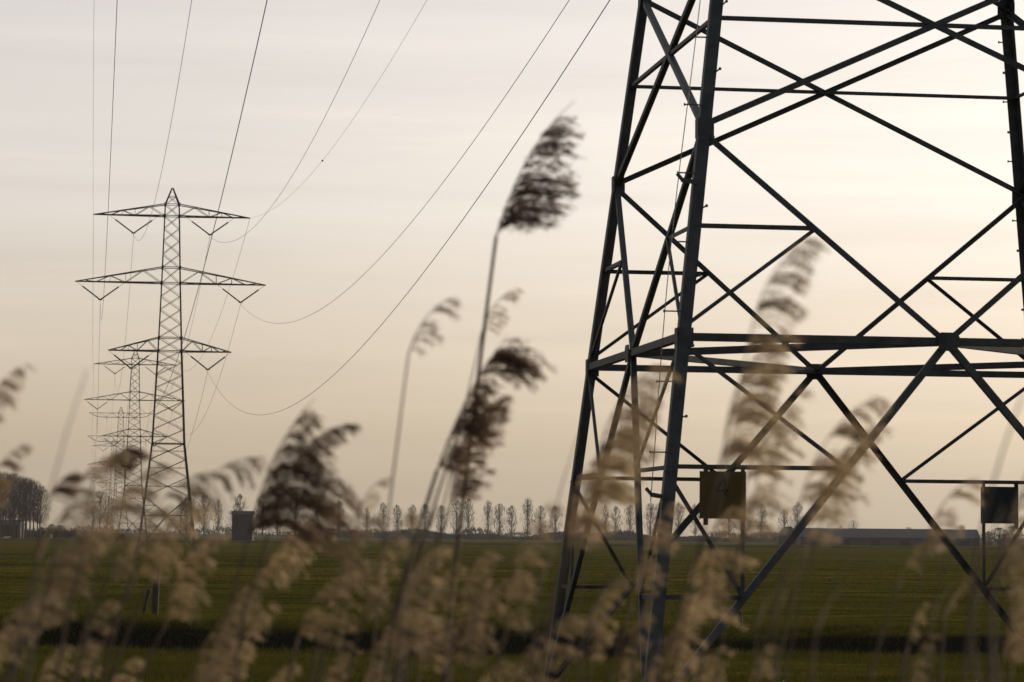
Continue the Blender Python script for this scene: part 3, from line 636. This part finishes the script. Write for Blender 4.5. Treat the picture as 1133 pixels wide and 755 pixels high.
KINDS = {
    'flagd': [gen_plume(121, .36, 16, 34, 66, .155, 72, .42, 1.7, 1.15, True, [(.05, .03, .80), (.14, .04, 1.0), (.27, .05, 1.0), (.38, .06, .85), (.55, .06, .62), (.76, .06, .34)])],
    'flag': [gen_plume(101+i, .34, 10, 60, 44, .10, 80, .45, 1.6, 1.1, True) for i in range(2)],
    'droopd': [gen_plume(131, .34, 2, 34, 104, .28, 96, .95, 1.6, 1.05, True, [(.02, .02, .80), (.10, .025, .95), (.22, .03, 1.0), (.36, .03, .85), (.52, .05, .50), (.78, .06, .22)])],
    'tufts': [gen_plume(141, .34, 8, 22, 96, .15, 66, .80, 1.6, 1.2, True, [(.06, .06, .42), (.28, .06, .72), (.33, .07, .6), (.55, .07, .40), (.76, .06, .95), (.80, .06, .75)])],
    'tuft1': [gen_plume(145+i, .20, 20, 60, 26, .13, 110, .75, 1.8, 1.2, True, [(.35, .10, .9), (.75, .1, .7)]) for i in range(2)],
    'droop': [gen_plume(151+i, .34, 6, 60, 40, .14, 48, 1.0, 1.45, 1.1, bunches=[(.06, .04, .8), (.24, .04, 1.0), (.42+.02*i, .04, .8), (.62, .04, .8), (.86, .06, .5)]) for i in range(3)],
    'fluffy': [gen_plume(161+i, .36, 4, 34+8*i, 30, (.085, .12, .10, .13, .09)[i], 46, .85, (1.0, 1.5, 1.2, 1.7, .8)[i], 1.15, clump=(i+1) % 2, bunches=[(.04, .05, .6), (.19+.03*(i % 3), .06, 1.0), (.36, .05, .6), (.52+.03*(i % 2), .07, 1.0), (.74, .06, .7), (.92, .06, .5)][(i % 2):]) for i in range(5)],
    'loose': [gen_plume(171+i, .36, 6, 50, 44, .14, 72, .9, 1.5, 1.1, bunches=[(.08, .05, .8), (.32, .05, 1.0), (.55, .05, .8), (.85, .08, .5)]) for i in range(3)],
    'wisp': [gen_plume(181+i, .20, 18, 60, 9, .075, 60, .9, 1.4, 1.0) for i in range(2)],
}
kc = {}
def reed(tip, base, foot, d, kind, label, group=None, leaves=1, r_=.0028, mirror=False, sway=0, cat='reed', fatten=1.0):
    """tip and base of the plume and where the stem leaves the bottom of the picture, in photo pixels; d metres away"""
    T = ray(*tip, d); B = ray(*base, d); Fp = ray(*foot, d)
    sl = (B.x-Fp.x)/max(.05, B.z-Fp.z); H = Fp.z
    gxr = Fp.x - sl*H*.45; root = empty('reed', (gxr, d, 0)); tag(root, label, cat, group)
    G = Vector((gxr, d, 0)); pts = []
    for i in range(15):                    # quadratic curve from the ground through the picture edge to the plume base
        t = i/14
        if t < .6: u = t/.6; c1 = Vector((Fp.x - sl*H*.33, d, H*.5)); q = G*(1-u)**2 + c1*2*u*(1-u) + Fp*u*u
        else: u = (t-.6)/.4; c1 = Fp.lerp(B, .5) + Vector((-sl*(B.z-Fp.z)*.05+sway, 0, 0)); q = Fp*(1-u)**2 + c1*2*u*(1-u) + B*u*u
        pts.append(q - root.location)
    g_ = MB(); g_.tube(pts, [r_*(1.25-.55*i/14) for i in range(15)], 6); st_ = g_.build('stem', M['stem'], root, smooth=True)
    nd = MB()
    nd.tube([pts[9]-Vector((0, 0, .004)), pts[9]+Vector((0, 0, .004))], r_*1.6, 6); nd.build('node', M['stem'], st_)
    lst = KINDS[kind]; k = kc.get(kind, 0); kc[kind] = k+1; me, tp = lst[k % len(lst)]
    o = bpy.data.objects.new('plume', me); COL.objects.link(o); o.parent = root; o.location = B - root.location
    ch = T-B; s = math.hypot(ch.x, ch.z)/math.hypot(tp[0], tp[2]); mx = -1 if mirror else 1
    ang = math.atan2(ch.x, ch.z) - math.atan2(tp[0]*mx, tp[2])
    o.rotation_euler = (0, ang, 0); o.scale = (s*mx*fatten, s*fatten, s)
    for j in range(leaves):
        rr = random.Random(hash((tip, j)) & 0xffff); i = 2+rr.randrange(5); p = pts[i]; sg_ = 1 if rr.random() < .75 else -1; L = rr.uniform(.18, .38); V = []; Fc = []
        d_ = Vector((sg_*.5, rr.uniform(-.3, .3), 1)).normalized(); q = p.copy(); wv = Vector((0, 1, 0))
        for m_ in range(9):
            w = .0075*math.sin(math.pi*min(1, (m_+1.2)/9.5))**.6*(1-m_/9.2)**.35; V += [q - wv*w, q + wv*w]; q = q + d_*L/8; d_ = (d_ + Vector((sg_*.22, 0, -.20))).normalized(); wv = (wv + Vector((.12, 0, .1))).normalized()
            if m_: a = 2*m_; Fc.append((a-2, a-1, a+1, a))
        lf = MB(); lf.add(V, Fc); lf.build('leaf', M['leaf'], root)
    return root

R = [  # tip, plume base, stem at bottom edge, distance, kind, label, options
 ((636,112),(549,262),(489,760),6.6,'flagd','tallest reed, its dark plume against the sky left of the foreground pylon',dict(leaves=0,r_=.0058)),
 ((562,372),(484,520),(413,760),6.0,'tufts','reed with dark stacked tufts just below the tallest plume, beside its stem',dict(leaves=0,r_=.0055)),
 ((574,319),(533,368),(450,760),6.6,'wisp','thin wispy reed tip directly above the dark stacked tufts',dict(leaves=0,r_=.002)),
 ((349,441),(276,592),(232,760),5.6,'droopd','big dark arching plume hanging right in front of the tall dark shed',dict(leaves=1,r_=.0035)),
 ((120,500),(66,590),(30,760),4.4,'droop','blurred brown plume between the copse and the row of pylons',dict(leaves=0,fatten=1.2)),
 ((170,510),(112,600),(84,760),4.6,'loose','blurred plume hiding the feet of the smaller pylons',dict(leaves=0,fatten=1.2)),
 ((100,590),(40,690),(0,760),4.3,'loose','blurred plume low at the left below the round dark bush',dict(leaves=0,fatten=1.1)),
 ((556,440),(498,560),(440,760),6.1,'flag','narrow dark plume leaning along the stem of the tallest reed',dict(leaves=0,r_=.004)),
 ((232,522),(158,590),(112,760),4.7,'droop','tan plume left of the legs of the tallest background pylon',dict(leaves=0)),
 ((178,560),(118,640),(80,760),4.5,'fluffy','tan clumpy plume over the feet of the smaller pylons',dict(leaves=0,fatten=1.2)),
 ((236,590),(184,690),(150,760),4.9,'droop','tan plume above the thick upright post',dict(leaves=0)),
 ((712,440),(664,560),(622,760),4.8,'loose','loose plume between the vertical strut and the near left leg',dict(leaves=0,r_=.002)),
 ((668,500),(628,610),(590,760),4.6,'droop','brown drooping plume low on the leftmost pylon leg',dict(leaves=0,r_=.002)),
 ((860,400),(806,510),(762,760),4.6,'loose','loose plume hanging above the number board',dict(leaves=0,r_=.002)),
 ((872,460),(822,600),(790,760),4.8,'droop','drooping plume at the right side of the number board',dict(leaves=0,r_=.002)),
 ((968,470),(908,580),(866,760),4.8,'droop','second brown plume over the diagonal above the long barn',dict(leaves=0,r_=.002)),
 ((740,560),(700,670),(672,760),4.8,'fluffy','plume in front of the near left leg',dict(leaves=0)),
 ((374,566),(288,640),(236,760),5.3,'droop','pale tan plume tucked under the big dark arching plume',dict(leaves=0)),
 ((393,470),(318,520),(250,760),5.7,'flag','reed tip reaching out right from the top of the big dark arching plume',dict(leaves=0)),
 ((507,328),(452,392),(408,760),4.9,'wisp','pale thin reed with a small bent tip, left of the tallest reed',dict(leaves=0,r_=.0026)),
 ((430,528),(398,565),(370,760),5.2,'wisp','small hooked reed tip left of the pale thin reed',dict(leaves=0)),
 ((292,506),(196,566),(120,760),4.8,'droop','tan plume bending right in front of the foot of the tallest background pylon',dict()),
 ((225,560),(150,640),(95,760),4.4,'droop','tan plume low in front of the tallest background pylon',dict()),
 ((146,496),(104,530),(60,760),4.6,'tuft1','reed with a dark horizontal tuft in front of the smaller pylons',dict(leaves=0)),
 ((80,525),(52,560),(12,760),4.3,'tuft1','dark blurred tuft between the left edge copse and the pylons',dict(leaves=0)),
 ((150,540),(92,610),(60,760),4.2,'droop','pale blurred plume left of the pylons',dict()),
 ((26,404),(-22,470),(-60,760),4.6,'loose','upper of two dark reed tips entering at the left edge',dict(leaves=0)),
 ((26,492),(-20,560),(-50,760),4.5,'loose','lower of two dark reed tips entering at the left edge',dict(leaves=0)),
 ((896,262),(826,392),(742,760),4.2,'loose','tall loose pale plume crossing the ring beam of the foreground pylon',dict(leaves=0,r_=.0018)),
 ((856,372),(800,520),(728,760),3.9,'loose','loose blurred plume left of the number board top',dict(leaves=0,r_=.0018)),
 ((884,432),(836,556),(770,760),4.4,'fluffy','fluffy blurred plume just right of the number board',dict(leaves=0)),
 ((968,440),(884,560),(835,760),4.2,'loose','loose plume crossing the long diagonal right of the number board',dict(leaves=0,r_=.002)),
 ((942,498),(892,604),(856,760),4.5,'droop','brown plume hanging over the diagonal above the long barn',dict(leaves=0)),
 ((726,402),(652,560),(590,760),4.2,'loose','loose pale plume between the two left legs of the foreground pylon',dict(leaves=0,r_=.002)),
 ((700,470),(632,600),(578,760),4.0,'loose','blurred plume over the leftmost leg of the foreground pylon',dict(leaves=0,r_=.002)),
 ((1084,528),(1022,610),(1000,760),4.6,'wisp','thin arching reed tip under the dark board on the right',dict(leaves=0,r_=.0016)),
 ((1040,590),(996,640),(960,760),4.6,'fluffy','small pale plume over the right diagonal of the foreground pylon',dict(leaves=0,fatten=.8)),
 ((1150,530),(1118,670),(1090,760),4.4,'fluffy','plume at the right edge beside the dark board',dict()),
 ((1078,636),(1046,676),(1040,760),4.8,'fluffy','small bright plume low on the right diagonal',dict(leaves=0,fatten=.8)),
 ((1026,668),(1004,716),(996,760),5.0,'fluffy','slim plume standing in the right meadow',dict(leaves=0,fatten=.8)),
 ((1024,704),(1008,780),(1004,860),4.6,'fluffy','bright stubby plume at the bottom right edge',dict(fatten=1.2)),
 ((812,560),(756,730),(722,860),4.6,'fluffy','tall fluffy plume below the number board',dict()),
 ((796,640),(740,775),(715,900),4.4,'fluffy','fluffy plume at the bottom in front of the near left leg',dict()),
 ((752,690),(700,790),(690,900),4.4,'fluffy','broad fluffy plume at the bottom edge under the near left leg',dict()),
 ((848,716),(826,790),(815,900),4.9,'fluffy','short plume at the bottom edge right of the near left leg',dict()),
 ((560,640),(500,740),(480,860),4.6,'droop','tan plume at the bottom just right of the tallest stem',dict()),
 ((606,560),(560,700),(520,860),4.2,'fluffy','blurred plume left of the foreground pylon foot',dict()),
]
for t_, b_, f_, d_, k_, lb, op in R: reed(t_, b_, f_, d_ if d_ > 5.5 else d_*1.14, k_, lb, 'reeds in the foreground', **op)
# the crowd of plumes along the bottom of the picture
crowd = [
 ('lower left corner', [(30,612,-10,700,3.9),(88,590,30,690,4.2),(60,650,14,730,4.4),(110,610,70,700,4.0),(120,655,80,740,4.6),(20,690,-20,770,4.3),(70,700,40,790,4.6),(40,560,-10,650,3.8)]),
 ('bottom left right of the post', [(285,600,228,720,4.3),(262,650,206,752,4.4),(300,640,256,720,4.5),(160,655,110,740,4.3),(250,700,205,790,4.7),(150,690,112,760,4.8),(320,700,280,790,4.6),(190,720,160,800,4.8)]),
 ('bottom, left of the tallest stem', [(420,560,372,660,4.4),(404,620,352,720,4.3),(455,590,400,710,4.2),(470,640,430,760,4.6),(384,680,345,760,4.6),(440,690,400,790,4.4),(480,560,440,680,4.0),(350,600,310,690,4.5),(500,600,464,720,4.4),(372,585,330,650,4.4)]),
 ('bottom centre, left of the pylon legs', [(600,650,545,750,4.4),(556,690,515,790,4.6),(630,640,585,760,4.1),(650,690,610,780,4.5),(540,590,505,680,4.4)]),
 ('bottom, among the near pylon legs', [(690,600,655,700,4.2),(720,560,690,680,4.0),(712,640,680,750,4.3),(830,600,775,740,4.4),(790,690,756,800,4.6),(740,620,716,720,4.4)]),
 ('right edge of the picture', [(1140,610,1108,700,4.2),(1150,640,1120,760,4.5)]),
]
for zone, lst in crowd:
    for i, (tx, ty, bx, by, d_) in enumerate(lst):
        random.seed(tx*7+ty); fy = max(by+20, 800)
        d_ = d_*1.22; jt = random.uniform(-28, 62); ty += jt; by += jt; fy = max(by+20, 800)
        if i % 4 == 3 or (zone.startswith('bottom, among') and i % 2): continue
        reed((tx, ty), (bx, by), (bx-(fy-by)*.22, fy), d_, ('fluffy', 'droop', 'fluffy', 'droop', 'loose')[i % 5], f'blurred tan plume at the {zone}', f'blurred reeds at the {zone}', leaves=i % 2, r_=.0032)
# bare stems without a plume in the frame, blurred streaks on the right and left
def bare(px_top, py_top, px_bot, d_, label, r_=.0022):
    T = ray(px_top, py_top, d_); Bt = ray(px_bot, 760, d_); sl = (T.x-Bt.x)/(T.z-Bt.z); g0 = Vector((Bt.x - sl*Bt.z*.5, d_, 0)); root = empty('reed_stalk', g0); tag(root, label, 'reed stalk', 'bare reed stalks in the foreground')
    g_ = MB(); pts = [g0.lerp(Bt, t) - g0 for t in (0, .33, .66)] + [Bt.lerp(T, t)+Vector((-.02*math.sin(t*math.pi), 0, 0)) - g0 for t in (0, .2, .4, .6, .8, 1)]
    g_.tube(pts, [r_*(1.2-.1*i) for i in range(9)], 6); g_.build('stem', M['stem'], root, smooth=True)
    L = MB(); p = pts[5]; V = []
    for m_ in range(8): w = .006*(1-m_/8)**.6; q = p + Vector((.008*m_+.0035*m_*m_, 0, .035*m_-.003*m_*m_)); V += [q-Vector((0, w, 0)), q+Vector((.003, w, 0))]
    L.add(V, [(2*i, 2*i+1, 2*i+3, 2*i+2) for i in range(7)]); L.build('leaf', M['leaf'], root)
for a in [(512, 470, 438, 5.8, 'thick dark bare stalk leaning beside the stem of the tallest reed', .0052), (486, 560, 425, 5.2, 'dark bare stalk left of the crossing stems of the tallest reed', .0045), (300, 600, 262, 5.2, 'dark stalk below the big dark arching plume', .003), (560, 600, 520, 4.6, 'thin bare stalk right of the tallest stem', .002), (640, 480, 588, 5.0, 'thin bare stalk left of the leftmost pylon leg', .002), (1133, 432, 1068, 3.8, 'long blurred bare stalk at the right edge crossing the dark board', .0026), (1140, 520, 1100, 3.4, 'wide blurred stalk in the bottom right corner', .004), (1110, 560, 1082, 3.6, 'blurred stalk below the dark board', .0028), (946, 610, 900, 4.0, 'bare stalk in front of the right meadow, left one', .0022), (900, 560, 858, 3.8, 'bare stalk just right of the hanging brown plume', .002), (1062, 590, 1030, 4.4, 'bare stalk left of the dark board', .0018),
          (96, 410, 30, 4.0, 'faint straight stalk left of the pylons', .0018), (870, 590, 838, 4.6, 'bare stalk crossing the front diagonal', .0018), (700, 600, 640, 4.0, 'bare stalk between the left pylon legs', .0022), (470, 560, 448, 4.3, 'bare stalk left of the crossing stems', .0026), (760, 590, 700, 3.9, 'bare stalk in front of the near left pylon leg', .0024)]: bare(*a[:4], a[4], a[5])

# ---------------------------------------------------------------- haze
hz = MB(); hz.box((-2600, -100, -3), (2600, 2700, 60)); ho = hz.build('haze', bpy.data.materials.new('haze')); hm = ho.data.materials[0]; hm.use_nodes = True; hn = hm.node_tree.nodes; hn.clear()
ov = hn.new('ShaderNodeOutputMaterial'); vv = hn.new('ShaderNodeVolumePrincipled'); vv.inputs['Color'].default_value = (.88, .86, .84, 1); vv.inputs['Density'].default_value = .00010; vv.inputs['Anisotropy'].default_value = 0
hm.node_tree.links.new(vv.outputs[0], ov.inputs['Volume']); tag(ho, kind='stuff')
